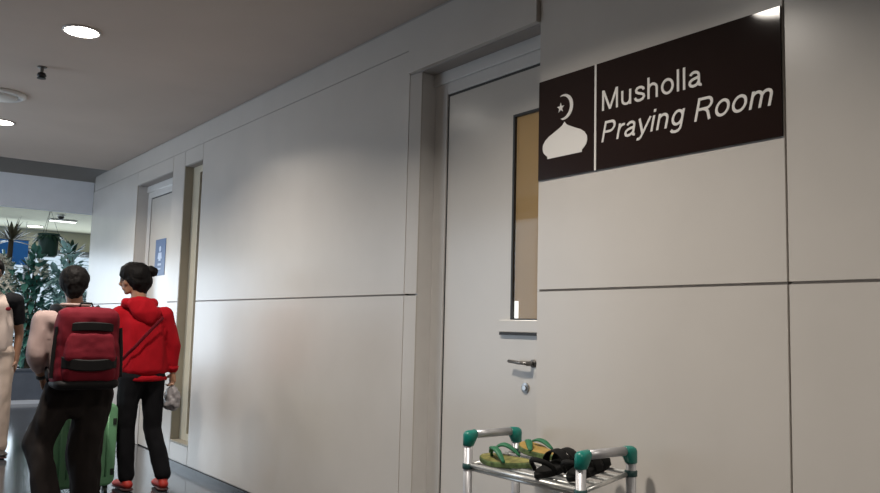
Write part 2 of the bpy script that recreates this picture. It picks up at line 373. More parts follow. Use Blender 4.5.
# dome, crescent and star
def yz(pts, x=-.0078, t=-.0018):
    bm = bmesh.new(); prism(bm, [(x, p[0], p[1]) for p in pts], (t, 0, 0)); return bm
cy = 2.357
half = [(0, 2.066), (.012, 2.052), (.03, 2.043), (.06, 2.030), (.09, 2.018), (.113, 2.003), (.126, 1.985), (.128, 1.968), (.122, 1.951), (.108, 1.938), (.099, 1.932), (.099, 1.922)]
obj('dome_symbol', yz([(cy+a_, z_) for a_, z_ in half] + [(cy-a_, z_) for a_, z_ in reversed(half[1:])]), M['letter'], sg)
c1 = [(2.362-.0535*math.sin(th), 2.129+.0545*math.cos(th)) for th in [math.radians(q) for q in range(-20, 196, 8)]]
c2 = [(2.374-.0475*math.sin(th), 2.1295+.0475*math.cos(th)) for th in [math.radians(q) for q in range(188, -14, -8)]]
obj('crescent_symbol', yz(c1+c2), M['letter'], sg)
obj('star_symbol', yz([(2.380+(.022 if k % 2 == 0 else .009)*math.sin(k*PI/5), 2.129+(.022 if k % 2 == 0 else .009)*math.cos(k*PI/5)) for k in range(10)]), M['letter'], sg)

# blue pictogram sign on the far door
bs = thing('door_sign', 'small upright blue sign with pale pictograms on the far door', 'sign', (.118, 7.83, 1.8))
obj('sign_plate', bx(.112, .1195, 7.68, 7.975, 1.63, 1.98), M['blue'], bs, bevel=.002)
bm = bmesh.new()
def disc(bm, y, z, r):
    prism(bm, [(.1105, y+r*math.cos(k*PI/8), z+r*math.sin(k*PI/8)) for k in range(16)], (.003, 0, 0))
for yy, sc in ((7.83, 1.),):
    disc(bm, yy, 1.885, .028)
    prism(bm, [(.1105, yy+p, q) for p, q in ((-.045, 1.85), (.045, 1.85), (.06, 1.79), (.03, 1.79), (.03, 1.77), (-.03, 1.77), (-.03, 1.79), (-.06, 1.79))], (.003, 0, 0))
    prism(bm, [(.1105, yy+p, q) for p, q in ((-.05, 1.745), (.05, 1.745), (.05, 1.725), (-.05, 1.725))], (.003, 0, 0))
    prism(bm, [(.1105, yy+p, q) for p, q in ((-.04, 1.70), (.04, 1.70), (.04, 1.685), (-.04, 1.685))], (.003, 0, 0))
obj('pictogram', bm, M['bluelet'], bs)

# ------------------------------------------------------------------ ceiling fittings
def copy_tree(o, loc):
    c = o.copy(); C.objects.link(c); c.location = loc
    for ch in o.children:
        k = ch.copy(); C.objects.link(k); k.parent = c
    return c
def downlight(loc):
    t = thing('downlight', 'x', 'ceiling light', loc, 'recessed round downlights')
    bm = bmesh.new(); n = 40
    prof = [(.105, 0), (.105, -.006), (.1, -.009), (.092, -.008), (.09, -.002), (.09, 0)]
    lathe(bm, loc, prof, n); obj('trim_ring', bm, M['trim'], t, smooth=True)
    bm = bmesh.new(); lathe(bm, loc, [(.0, -.0085), (.06, -.010), (.0905, -.0085), (.0905, -.003)], n); obj('diffuser', bm, M['lamp'], t, smooth=True)
    return t
LAMPS = [(-1.345, 4.93, CE, 'large bright round downlight in the corridor ceiling, nearest in view'),
         (-1.33, 7.735, CE, 'small bright round downlight farther along, at the left picture edge'),
         (-1.34, 2.20, CE, 'round downlight overhead whose reflection glints on the brown sign')]
l0 = downlight(LAMPS[0][:3])
for i, (x, y, z, lb) in enumerate(LAMPS):
    o = l0 if i == 0 else copy_tree(l0, (x, y, z)); o['label'] = lb
LK = [(p[0], p[1]) for p in LAMPS]+[(-1.34, -.56), (-1.33, 11.3)]
for x, y in LK[3:]:                                                 # row goes on behind the viewer; lamp past the bulkhead added to light plants
    bm = bmesh.new(); lathe(bm, (x, y, CE), [(.0, -.010), (.0905, -.0085), (.1, -.009), (.105, -.006), (.105, .002)], 32); o = obj('unseen_downlight', bm, M['lamp']); o['kind'] = 'structure'
for x, y in LK:
    l = bpy.data.lights.new('downlight_beam', 'AREA'); l.shape = 'DISK'; l.size = .2; l.energy = 36; l.color = (1, .92, .82); l.spread = math.radians(140)
    lo = bpy.data.objects.new('downlight_beam', l); C.objects.link(lo); lo.location = (x, y, CE-.02)
sk = thing('ceiling_sprinkler', 'small dark fire sprinkler head hanging from the corridor ceiling', 'sprinkler', (-1.38, 5.83, CE))
bm = bmesh.new(); lathe(bm, (-1.38, 5.83, CE), [(.03, .004), (.03, -.006), (.012, -.01), (.010, -.035)], 18); obj('body', bm, M['darksteel'], sk)
bm = bmesh.new(); lathe(bm, (-1.38, 5.83, CE), [(.006, -.035), (.022, -.042), (.03, -.06), (.02, -.072), (.028, -.076), (.028, -.08)], 18); obj('deflector', bm, M['gasket'], sk)
vt = thing('ceiling_vent', 'flat round grey air diffuser on the corridor ceiling at the left', 'vent', (-1.50, 6.75, CE))
bm = bmesh.new(); lathe(bm, (-1.50, 6.75, CE), [(.19, 0), (.19, -.012), (.16, -.03), (.155, -.012)], 36); obj('rim', bm, M['trim'], vt, smooth=True)
bm = bmesh.new(); lathe(bm, (-1.50, 6.75, CE), [(.13, -.005), (.13, -.03), (.11, -.04), (.0, -.042)], 36); obj('disc', bm, M['trim'], vt, smooth=True)

# ------------------------------------------------------------------ shoe rack
RX0, RX1, RY0, RY1, RZ = -.34, -.085, 1.94, 2.54, .787
rk = thing('shoe_rack', 'small aluminium shoe rack with teal plastic corners against the wall', 'shoe rack', (-.21, 2.24, 0))
for y in (RY0, RY1):
    for x in (RX0, RX1):
        s = 1 if x == RX0 else -1
        bm = bmesh.new(); tube(bm, [(x, y, .012), (x, y, RZ-.03)], .0195, 14, rx=.85); p_ = obj('post', bm, M['alu'], rk, smooth=True)
        bm = bmesh.new(); lathe(bm, (x, y, 0), [(.02, 0), (.023, .002), (.023, .03), (.02, .034)], 16); obj('foot_cap', bm, M['teal'], p_, smooth=True)
        bm = bmesh.new(); hull(bm, [((x, y, RZ-.045), (.0225, .0215, .004)), ((x, y, RZ-.006), (.0225, .0215, .0195)), ((x+s*.032, y, RZ-.003), (.006, .0205, .0185))])
        obj('corner_joint', bm, M['teal'], rk, smooth=True)
    bm = bmesh.new(); tube(bm, [(RX0+.03, y, RZ-.003), (RX1-.03, y, RZ-.003)], .0165, 14); obj('top_bar', bm, M['alu'], rk, smooth=True)
for zf, zr in ((.662, .705), (.40, .445), (.14, .185)):
    bm = bmesh.new()
    tube(bm, [(RX0, RY0, zf+.006), (RX0, RY1, zf+.006)], .0075); tube(bm, [(RX0+.012, RY0, zf-.012), (RX0+.012, RY1, zf-.012)], .0065)
    tube(bm, [(RX1, RY0, zr), (RX1, RY1, zr)], .0075)
    for k in range(1, 5):
        f = k/5; tube(bm, [(RX0+(RX1-RX0)*f, RY0, zf+(zr-zf)*f), (RX0+(RX1-RX0)*f, RY1, zf+(zr-zf)*f)], .0055)
    for y in (RY0+.005, RY1-.005): tube(bm, [(RX0, y, zf), (RX1, y, zr)], .0085)
    sh = obj('shelf', bm, M['chrome'], rk, smooth=True)
    for y in (RY0, RY1):
        for x, z in ((RX0, zf), (RX1, zr)):
            bm = bmesh.new(); lathe(bm, (x, y, z), [(.0195, -.011), (.0222, -.009), (.0222, .009), (.0195, .011)], 14)
            obj('clip', bm, M['tealdark'], sh, smooth=True)

# ------------------------------------------------------------------ slippers
SLOPE = math.atan2(.043, .25)
def shelf_z(x): return .662+(x-RX0)/(RX1-RX0)*.043+.0075
def foot_outline(L, wd, n=28):
    pts = []
    for k in range(n):
        t = 2*PI*k/n; u = math.cos(t); v = math.sin(t)
        w = wd*(.5+.09*u-.10*math.exp(-((u+.15)/.35)**2)*(1 if v > 0 else .35))
        pts.append((w*v*(1-.12*abs(u)**3), L*.5*u))
    return pts
def slipper(label, M4, solem, insolem, strapm, style, lift=1.):
    """local frame: +y toe, z up, sole bottom at z=0"""
    t = thing('flip_flop' if style == 'thong' else 'sandal', label, 'sandal', M4.translation, 'sandals on the top shelf of the shoe rack')
    L, wd = .265, .105
    o_ = foot_outline(L, wd)
    def prof(y): return .006*max(0, y/(L*.5))**2+.004*max(0, -y/(L*.5))
    bm = bmesh.new(); n = len(o_); lv = [(0, .96), (.004, 1.), (.017, 1.), (.021, .97)]; rings = []
    for z, s in lv: rings.append([bm.verts.new((p[0]*s, p[1]*s, z+prof(p[1]))) for p in o_])
    for a_, b_ in zip(rings, rings[1:]):
        for j in range(n): bm.faces.new([a_[j], a_[(j+1) % n], b_[(j+1) % n], b_[j]])
    bm.faces.new(rings[0]); bm.faces.new(list(reversed(rings[-1])))
    bm.transform(M4); obj('sole', bm, solem, t)
    bm = bmesh.new(); top = [bm.verts.new((p[0]*.93, p[1]*.95, .0225+prof(p[1]))) for p in o_]; bot = [bm.verts.new((p[0]*.93, p[1]*.95, .019+prof(p[1]))) for p in o_]
    bm.faces.new(top); bm.faces.new(list(reversed(bot)))
    for j in range(n): bm.faces.new([bot[j], bot[(j+1) % n], top[(j+1) % n], top[j]])
    bm.transform(M4); obj('insole', bm, insolem, t)
    bm = bmesh.new()
    if style == 'thong':
        for s in (-1, 1):
            pts = []
            for k in range(13):
                f = k/12; pts.append((s*(.004+.043*f**.8), .075-.105*f, .024+.048*lift*math.sin(PI*(.12+.88*f))*(1-.15*f)))
            tube(bm, pts, [.007+.008*math.sin(PI*k/12) for k in range(13)], 8, rx=.45)
        tube(bm, [(0, .075, .018), (0, .074, .05*lift+.006)], .006, 8)
        hull(bm, [((0, .074, .05*lift+.006), .009)])
    else:
        for y0, h in ((.055, .05), (-.005, .062)):           # two broad bands
            rings = []
            for k in range(15):
                a_ = PI*k/14; rings.append([(-.051*math.cos(a_), y0+dy, .012+h*math.sin(a_)+dz) for dy, dz in ((-.024, 0), (-.02, .005), (.02, .003), (.024, -.002), (.02, -.003), (-.02, -.001))])
            rv = [[bm.verts.new(p) for p in r] for r in rings]
            for a_, b_ in zip(rv, rv[1:]):
                for j in range(6): bm.faces.new([a_[j], a_[(j+1) % 6], b_[(j+1) % 6], b_[j]])
            bm.faces.new(rv[0]); bm.faces.new(list(reversed(rv[-1])))
        pts = []
        for k in range(13):
            a_ = PI*k/12; pts.append((-.046*math.cos(a_), -.075-.05*math.sin(a_), .02+.052*math.sin(a_)**.7))
        tube(bm, pts, .006, 8, rx=1.6)
    bm.transform(M4); obj('strap', bm, strapm, t, smooth=True)
    return t
def place(x, y, dz, yaw, pitch=0., rollx=0.):
    return Matrix.Translation((x, y, shelf_z(x)+dz)) @ Matrix.Rotation(-SLOPE, 4, 'Y') @ Matrix.Rotation(yaw, 4, 'Z') @ Matrix.Rotation(pitch, 4, 'X') @ Matrix.Rotation(rollx, 4, 'Y')
slipper('green camouflage flip-flop lying flat at the front left of the rack', place(-.265, 2.395, 0, .12), M['camo'], M['camostraw'], M['greenstrap'], 'thong', 1.)
slipper('yellow-soled green strapped flip-flop resting behind the flat camouflage one', place(-.135, 2.36, .012, -.3, .0, .12), M['camo'], M['straw'], M['greenstrap'], 'thong', .55)
slipper('black sandal with an open strap loop beside the camouflage flip-flop', place(-.225, 2.16, .005, -1.42), M['blackrub'], M['blackrub'], M['blackrub'], 'band')
slipper('black sandal beside the right posts of the shoe rack, next to its looped mate', place(-.19, 2.045, .005, -1.35), M['blackrub'], M['blackrub'], M['blackrub'], 'band')
# ------------------------------------------------------------------ people
def hand(bm, wrist, d, side, pn, curl=.5, s=1.):
    """wrist point, d = direction to the fingers, side = towards the thumb, pn = palm-facing normal"""
    w = V(wrist); d = V(d).normalized(); side = (V(side)-d*V(side).dot(d)).normalized(); pn = V(pn); pn = (pn-d*pn.dot(d)-side*pn.dot(side)).normalized()
    hull(bm, [(w, .021*s)] + [(w+d*.075*s+side*q*s, .0125*s) for q in (-.028, .028)])
    for q, ln, r in ((.029, .068, .0088), (.0095, .076, .009), (-.0105, .071, .0088), (-.029, .055, .0078)):
        p = w+d*.078*s+side*q*s; a = curl*.35
        for k, f in enumerate((.45, .32, .26)):
            dd = d*math.cos(a)+pn*math.sin(a); p2 = p+dd*ln*f*s
            hull(bm, [(p, r*s*(1-.08*k)), (p2, r*s*(.93-.08*k))], 1); p = p2; a += curl*.75
    b = w+d*.022*s+side*.02*s; m1 = b+(d*.55+side*.75+pn*.3).normalized()*.036*s; m2 = m1+(d*.85+side*.2+pn*.45).normalized()*.032*s
    hull(bm, [(b, .013*s), (m1, .0105*s)], 1); hull(bm, [(m1, .0105*s), (m2, .0085*s)], 1)
def head(bm, c, f, s=1., neck=None):
    """head fused to the body; c centre, f facing direction"""
    c = V(c); f = V(f).normalized(); u = V((0, 0, 1)); u = (u-f*u.dot(f)).normalized(); r = f.cross(u)
    def P(a, b, z): return c+f*a*s+r*b*s+u*z*s
    hull(bm, [(P(-.018, 0, .03), .082*s), (P(.03, 0, .03), .066*s)], 3)                        # cranium
    hull(bm, [(P(.03, 0, .02), .064*s), (P(.052, 0, -.07), .032*s), (P(.0, 0, -.045), .056*s)], 3)  # face and jaw
    hull(bm, [(P(.066, 0, -.092), .017*s), (P(.05, .02, -.085), .015*s), (P(.05, -.02, -.085), .015*s)])   # chin
    hull(bm, [(P(.088, 0, .012), .009*s), (P(.108, 0, -.022), .0115*s), (P(.09, 0, -.03), .015*s)])  # nose
    hull(bm, [(P(.083, .03, .025), .012*s), (P(.083, -.03, .025), .012*s)])                      # brow
    hull(bm, [(P(.084, .018, -.053), .007*s), (P(.091, 0, -.053), .0085*s), (P(.084, -.018, -.053), .007*s)], 2)   # lips
    hull(bm, [(P(.083, .014, -.064), .007*s), (P(.088, 0, -.064), .0085*s), (P(.083, -.014, -.064), .007*s)], 2)
    for q in (-1, 1):
        hull(bm, [(P(-.006, q*.077, .012), (.012*s, .012*s, .018*s)), (P(-.002, q*.075, -.018), .009*s)])   # ears
        hull(bm, [(P(.062, q*.04, -.02), .02*s)])                                                # cheeks
    if neck is not None: hull(bm, [(P(-.01, 0, -.05), .05*s), (V(neck), .056*s)])
    return P
def eyes(P, root, s=1.):
    for q in (-1, 1):
        bm = bmesh.new(); hull(bm, [(P(.079, q*.031, .004), (.011*s, .011*s, .008*s))], 2); obj('eye', bm, M['eye'], root, smooth=True)
def shoe(name, ankle, toe, m, root, lift=0., h=.075):
    a = V(ankle); d = V(toe)-V((a.x, a.y, 0)); d.z = 0; L = d.length; d.normalize(); z0 = .018
    heel = V((a.x, a.y, z0+.028+lift))-d*.035; tp = V((a.x, a.y, z0+.02))+d*L
    bm = bmesh.new(); r = d.cross(V((0, 0, 1)))
    hull(bm, [(heel, (.036, .036, .03)), (lerp(heel, tp, .65)+r*.012, (.042, .042, .026)), (tp, (.036, .036, .02)), (tp-d*.03-r*.012, (.036, .036, .02))])
    hull(bm, [(heel+d*.02+V((0, 0, .02)), .034), (V((a.x, a.y, a.z)), .038)])
    o = skin(name, bm, m, root, .007, 3)
    bm = bmesh.new(); n = 12
    hull(bm, [(heel-V((0, 0, .032)), (.039, .039, .012)), (lerp(heel, tp, .65)+r*.012-V((0, 0, .024+lift*.1)), (.045, .045, .011)), (tp-V((0, 0, .021)), (.037, .037, .011))])
    obj('outsole', bm, M['sole'], o, smooth=True)
    return o

# --- woman in the red hoodie
wl = V((-.52, 6.0, 0))
wo = thing('person', 'person in a red hoodie and black trousers, dark hair in a bun, looking left', 'person', wl)
hc, hf = (-.640, 6.02, 1.487), (-.93, .34, -.12)
J = dict(nk=(-.60, 6.0, 1.345), ch=(-.575, 6.0, 1.15), wa=(-.555, 5.99, .96), pe=(-.553, 5.99, .83),
         ls=(-.725, 6.02, 1.235), rs=(-.425, 5.98, 1.235), le=(-.745, 6.03, 1.01), lw=(-.665, 6.20, .93), re=(-.352, 5.98, 1.02), rw=(-.338, 5.985, .835),
         lh=(-.635, 5.99, .80), rh=(-.478, 5.99, .80), lk=(-.640, 6.03, .43), rk=(-.452, 6.02, .43), la=(-.612, 6.03, .085), ra=(-.388, 5.93, .10))
bm = bmesh.new(); P = head(bm, hc, hf, .93, J['nk'])
hull(bm, [(J['nk'], .05), (J['ch'], (.12, .08, .1))]); hull(bm, [(J['ch'], (.13, .085, .1)), (J['wa'], (.105, .08, .08)), (J['pe'], (.13, .09, .08))])
for a_, b_, c_, h_ in (('ls', 'le', 'lw', 0), ('rs', 're', 'rw', 1)):
    hull(bm, [(J['ch'], .07), (J[a_], .05)]); hull(bm, [(J[a_], .043), (J[b_], .034)]); hull(bm, [(J[b_], .034), (J[c_], .024)])
hand(bm, J['lw'], (.5, .8, -.2), (.0, .0, 1), (1, -.4, 0), .7, .92); hand(bm, J['rw'], (.05, .02, -1), (-.3, 1, 0), (-1, 0, 0), 1.25, .92)
for a_, b_, c_ in (('lh', 'lk', 'la'), ('rh', 'rk', 'ra')): hull(bm, [(J[a_], .07), (J[b_], .047)]); hull(bm, [(J[b_], .047), (J[c_], .034)])
skin('body', bm, M['skin'], wo, .0065, 3); eyes(P, wo, .93)
bm = bmesh.new()
hull(bm, [(P(-.03, 0, .036), .094), (P(.016, 0, .054), .083)], 3)
hull(bm, [(P(-.05, 0, -.01), .078), (P(-.035, 0, -.07), .055), (P(-.02, 0, .02), .088)], 3)
hull(bm, [(P(.06, .0, .088), .036), (P(.085, .03, .045), .018), (P(.085, -.03, .045), .018), (P(.02, 0, .085), .045)], 2)   # fringe
for q in (-1, 1): hull(bm, [(P(.03, q*.062, .05), .026), (P(.018, q*.076, -.01), .013), (P(-.02, q*.062, -.02), .036)], 2)
hr = skin('hair', bm, M['hair'], wo, .006, 3, .004, 40)
bm = bmesh.new(); hull(bm, [(P(-.125, .01, .058), (.047, .047, .04))], 3); hull(bm, [(P(-.10, .0, .05), .036), (P(-.13, 0.02, .05), .034)], 2)
skin('hair_bun', bm, M['hair'], hr, .006, 2, .006, 45)
bm = bmesh.new()      # glasses
for q in (-1, 1):
    ring = [P(.098, q*.034+.024*math.cos(k*PI/8), .002+.018*math.sin(k*PI/8)) for k in range(17)]
    tube(bm, ring, .0022, 6); tube(bm, [P(.098, q*.058, .006), P(.05, q*.075, .008), P(-.01, q*.083, .01)], .002, 6)
tube(bm, [P(.099, -.011, .004), P(.101, 0, .008), P(.099, .011, .004)], .002, 6)
gl = obj('glasses', bm, M['gasket'], wo)
bm = bmesh.new()      # hoodie
hull(bm, [((-.60, 5.99, 1.27), (.10, .085, .05)), ((-.575, 6.0, 1.18), (.165, .11, .08))])
hull(bm, [((-.577, 6.0, 1.18), (.17, .115, .08)), ((-.56, 5.99, .98), (.168, .115, .08)), ((-.545, 5.985, .845), (.178, .118, .05))])
for s_, e_, w_ in (('ls', 'le', 'lw'), ('rs', 're', 'rw')):
    hull(bm, [(J['ch'][:2]+(1.2,), .09), (J[s_], .068)]); hull(bm, [(J[s_], .068), (J[e_], .06)]); hull(bm, [(J[e_], .06), (lerp(J[e_], J[w_], .9), .042)])
ho = skin('hoodie', bm, M['red'], wo, .011, 5, .011, 8)
bm = bmesh.new()      # hood lying on the shoulders
hull(bm, [((-.615, 5.925, 1.315), (.10, .05, .05)), ((-.575, 5.905, 1.255), (.115, .05, .05)), ((-.555, 5.90, 1.20), (.06, .035, .04))])
for k in range(9):
    a_ = PI*(.0+k/8*1.0); b2 = PI*(.0+min(k+1, 8)/8)
    hull(bm, [((-.61+.098*math.cos(a_), 5.975+.075*math.sin(a_), 1.325-.045*math.sin(a_)), .034), ((-.61+.098*math.cos(b2), 5.975+.075*math.sin(b2), 1.325-.045*math.sin(b2)), .034)], 2)
hull(bm, [((-.70, 5.965, 1.32), .035), ((-.615, 5.93, 1.34), .036), ((-.515, 5.965, 1.32), .035)])
skin('hood', bm, M['red'], ho, .009, 4, .008, 14)
bm = bmesh.new()
hull(bm, [((-.545, 5.985, .80), (.165, .108, .022)), ((-.545, 5.985, .775), (.163, .107, .012))]); skin('hem_band', bm, M['red'], ho, .008, 2, .002, 30)
for w_, e_ in (('lw', 'le'), ('rw', 're')):
    bm = bmesh.new(); tube(bm, [lerp(J[e_], J[w_], .80), lerp(J[e_], J[w_], .98)], [.043, .035], 16); obj('cuff', bm, M['red'], ho, smooth=True)
bm = bmesh.new()
hull(bm, [((-.553, 5.99, .80), (.155, .10, .05)), (J['lh'], (.085, .095, .06)), (J['rh'], (.085, .095, .06))])
for a_, b_, c_ in (('lh', 'lk', 'la'), ('rh', 'rk', 'ra')):
    hull(bm, [(J[a_], .088), (J[b_], .066)]); hull(bm, [(J[b_], .068), (V(J[c_])+V((0, 0, .02)), .057)])
skin('trousers', bm, M['black'], wo, .010, 4, .008, 12)
shoe('shoe', J['la'], (-.63, 6.18, 0), M['redshoe'], wo); shoe('shoe', J['ra'], (-.375, 6.09, 0), M['redshoe'], wo, .0)
# carrier bag hanging from the right hand
gb = thing('carrier_bag', 'small crumpled grey bag hanging from the hand of the person in red', 'bag', (-.33, 5.99, .58))
bm = bmesh.new(); hull(bm, [((-.33, 5.99, .655), (.05, .085, .065)), ((-.33, 5.99, .60), (.055, .09, .05)), ((-.333, 5.985, .715), (.018, .03, .02))], 3)
skin('body', bm, M['greybag'], gb, .007, 3, .014, 22, (1, 1, 1))
bm = bmesh.new()
for q in (-1, 1): tube(bm, [(-.333, 5.985+q*.03, .70), (-.336, 5.985+q*.018, .735), (-.338, 5.985, .752), (-.338, 5.985, .757)], .006, 8)
obj('handle', bm, M['greybag'], gb)
# crossbody bag
cb = thing('crossbody_bag', 'narrow dark strap bag worn diagonally across the back of the red hoodie', 'bag', (-.74, 6.1, .88))
bm = bmesh.new()
def backy(x, z): return 5.99-.118*math.sqrt(max(.05, 1-((x+.57)/.2)**2))-.012
pts = []
for k in range(17):
    f = k/16; x = -.47-.27*f; z = 1.225-.27*f-.05*f*f; pts.append((x, backy(x, z)-(.012 if f < .8 else 0), z))
pts += [(-.765, 6.0, .875), (-.755, 6.07, .87)]
tube(bm, pts, .004, 8, rx=3.2); st = obj('strap', bm, M['maroon'], cb, smooth=True)
bm = bmesh.new(); hull(bm, [((-.74, 6.13, .90), (.03, .06, .03)), ((-.735, 6.13, .80), (.032, .065, .03))]); skin('pouch', bm, M['black'], cb, .008, 3, .003, 20)

# --- person with the backpack
ml = V((-1.14, 5.45, 0))
mo = thing('person', 'person in pale shirt and dark trousers seen from behind, maroon backpack on', 'person', ml)
hc, hf = (-1.165, 5.50, 1.412), (.12, .99, -.1)
J = dict(nk=(-1.155, 5.47, 1.275), ch=(-1.15, 5.46, 1.08), wa=(-1.125, 5.43, .88), pe=(-1.115, 5.42, .76),
         ls=(-1.335, 5.46, 1.185), rs=(-.955, 5.46, 1.185), le=(-1.368, 5.43, .975), lw=(-1.30, 5.56, .84), re=(-.93, 5.58, .96), rw=(-.945, 5.80, .815),
         lh=(-1.215, 5.42, .74), rh=(-1.02, 5.42, .74), lk=(-1.315, 5.45, .44), rk=(-1.045, 5.46, .42), la=(-1.272, 5.26, .09), ra=(-1.035, 5.44, .085))
bm = bmesh.new(); P = head(bm, hc, hf, .95, J['nk'])
hull(bm, [(J['nk'], .055), (J['ch'], (.13, .09, .1))]); hull(bm, [(J['ch'], (.15, .09, .1)), (J['wa'], (.125, .09, .08)), (J['pe'], (.14, .1, .08))])
for a_, b_, c_ in (('ls', 'le', 'lw'), ('rs', 're', 'rw')):
    hull(bm, [(J['ch'], .08), (J[a_], .056)]); hull(bm, [(J[a_], .048), (J[b_], .039)]); hull(bm, [(J[b_], .039), (J[c_], .028)])
hand(bm, J['lw'], (.45, .5, -.75), (.6, .5, .5), (.7, -.6, 0), .9, 1.); hand(bm, J['rw'], (-.05, .9, -.35), (-1, 0, .3), (0, -.2, -1), 1.3, 1.)
for a_, b_, c_ in (('lh', 'lk', 'la'), ('rh', 'rk', 'ra')): hull(bm, [(J[a_], .075), (J[b_], .052)]); hull(bm, [(J[b_], .052), (J[c_], .038)])
skin('body', bm, M['skin'], mo, .0065, 3); eyes(P, mo, .95)
bm = bmesh.new()
hull(bm, [(P(-.026, 0, .036), .089), (P(.02, 0, .048), .078)], 3); hull(bm, [(P(-.03, 0, .02), .086), (P(-.055, 0, -.045), .05), (P(-.04, 0, -.06), .045)], 3)
hull(bm, [(P(.055, 0, .08), .036), (P(.07, .02, .058), .018), (P(.07, -.02, .058), .018)])
for q in (-1, 1): hull(bm, [(P(.0, q*.06, .04), .032), (P(.012, q*.074, .0), .011), (P(-.03, q*.062, -.01), .025)], 2)
skin('hair', bm, M['hair'], mo, .006, 3, .005, 45)
bm = bmesh.new()
hull(bm, [((-1.155, 5.465, 1.245), (.085, .075, .035)), ((-1.15, 5.46, 1.15), (.175, .115, .06))])
hull(bm, [((-1.15, 5.46, 1.15), (.18, .115, .07)), ((-1.125, 5.43, .9), (.165, .12, .07)), ((-1.115, 5.42, .79), (.17, .125, .04))])
for s_, e_, w_, t_ in (('ls', 'le', 'lw', .55), ('rs', 're', 'rw', .9)):
    hull(bm, [((-1.15, 5.46, 1.15), .1), (J[s_], .066)]); hull(bm, [(J[s_], .066), (J[e_], .055)]); hull(bm, [(J[e_], .055), (lerp(J[e_], J[w_], t_), .045)])
so = skin('shirt', bm, M['shirt'], mo, .011, 4, .011, 9)
bm = bmesh.new(); tube(bm, [(-1.155+.075*math.cos(k*PI/10), 5.467+.066*math.sin(k*PI/10), 1.285) for k in range(21)], .017, 10, rx=.6); obj('collar', bm, M['shirt'], so, smooth=True)
bm = bmesh.new()
hull(bm, [((-1.115, 5.42, .78), (.172, .125, .06)), (J['lh'], (.105, .118, .08)), (J['rh'], (.105, .118, .08)), ((-1.13, 5.42, .64), (.10, .09, .06))])
hull(bm, [(J['lh'], .11), (J['lk'], .084)]); hull(bm, [(J['lk'], .084), (V(J['la'])+V((0, 0, .0)), .075)])
hull(bm, [(J['rh'], .118), (J['rk'], .104)]); hull(bm, [(J['rk'], .104), (V(J['ra'])+V((0, 0, .0)), .085)])
skin('trousers', bm, M['brown'], mo, .011, 4, .016, 11)
shoe('shoe', J['la'], (-1.29, 5.43, 0), M['shoe'], mo); shoe('shoe', J['ra'], (-1.03, 5.62, 0), M['shoe'], mo)
bm = bmesh.new(); tube(bm, [lerp(J['le'], J['lw'], .86)+V((0, 0, 0)), lerp(J['le'], J['lw'], .98)], .036, 14); obj('wristband', bm, M['gasket'], mo, smooth=True)

# --- maroon backpack
bp = thing('backpack', 'maroon backpack with black bands worn by the person in dark trousers', 'backpack', (-1.105, 5.25, .78))
def rbox(bm, c, h, r):                   # soft box as hull of corner balls
    hull(bm, [((c[0]+sx*(h[0]-r), c[1]+sy*(h[1]-r), c[2]+sz*(h[2]-r)), r) for sx in (-1, 1) for sy in (-1, 1) for sz in (-1, 1)])
bc = V((-1.128, 5.245, 1.03))
bm = bmesh.new()
hull(bm, [((bc.x+sx*.112, bc.y+sy*.035, bc.z+.18), .06) for sx in (-1, 1) for sy in (-1, 1)] + [((bc.x+sx*.128, bc.y+sy*.04, bc.z-.17), .065) for sx in (-1, 1) for sy in (-1, 1)])
bk = skin('main_compartment', bm, M['maroon'], bp, .010, 4, .008, 9, (1, 1, 1))
bm = bmesh.new(); hull(bm, [((bc.x+sx*.10, bc.y-.085, bc.z+.06), .035) for sx in (-1, 1)]+[((bc.x+sx*.112, bc.y-.10, bc.z-.06), .04) for sx in (-1, 1)]); skin('upper_pocket', bm, M['maroon'], bp, .009, 4, .006, 12, (1, 1, 1))
bm = bmesh.new(); hull(bm, [((bc.x+sx*.115, bc.y-.09, bc.z-.135), .04) for sx in (-1, 1)]+[((bc.x+sx*.115, bc.y-.085, bc.z-.165), .04) for sx in (-1, 1)]); skin('lower_pocket', bm, M['maroon'], bp, .009, 4, .006, 12, (1, 1, 1))
def band(z, h, yy, wd, sag, name='band', bow=.02):
    bm = bmesh.new(); n = 14; top = []; 
    prof = [(x, ) for x in range(n+1)]
    rings = []
    for k in range(n+1):
        u = -1+2*k/n; x = bc.x+u*wd; y = yy+bow*abs(u)**4*2.2; zz = z-sag*(1-u*u)
        rings.append([bm.verts.new(p) for p in ((x, y, zz+h), (x, y-.006, zz+h*.8), (x, y-.006, zz-h*.8), (x, y, zz-h), (x, y+.02, zz-h), (x, y+.02, zz+h))])
    for a_, b_ in zip(rings, rings[1:]):
        for j in range(6): bm.faces.new([a_[j], a_[(j+1) % 6], b_[(j+1) % 6], b_[j]])
    bm.faces.new(rings[0]); bm.faces.new(list(reversed(rings[-1]))); obj(name, bm, M['packblack'], bp, smooth=False)
band(bc.z+.115, .026, bc.y-.108, .148, -.012)
band(bc.z-.085, .034, bc.y-.142, .155, .018)
bm = bmesh.new(); hull(bm, [((bc.x+sx*.135, bc.y+sy*.05-.005, bc.z-.215), (.055, .07, .035)) for sx in (-1, 1) for sy in (-1, 1)]); skin('base_panel', bm, M['packblack'], bp, .009, 4)
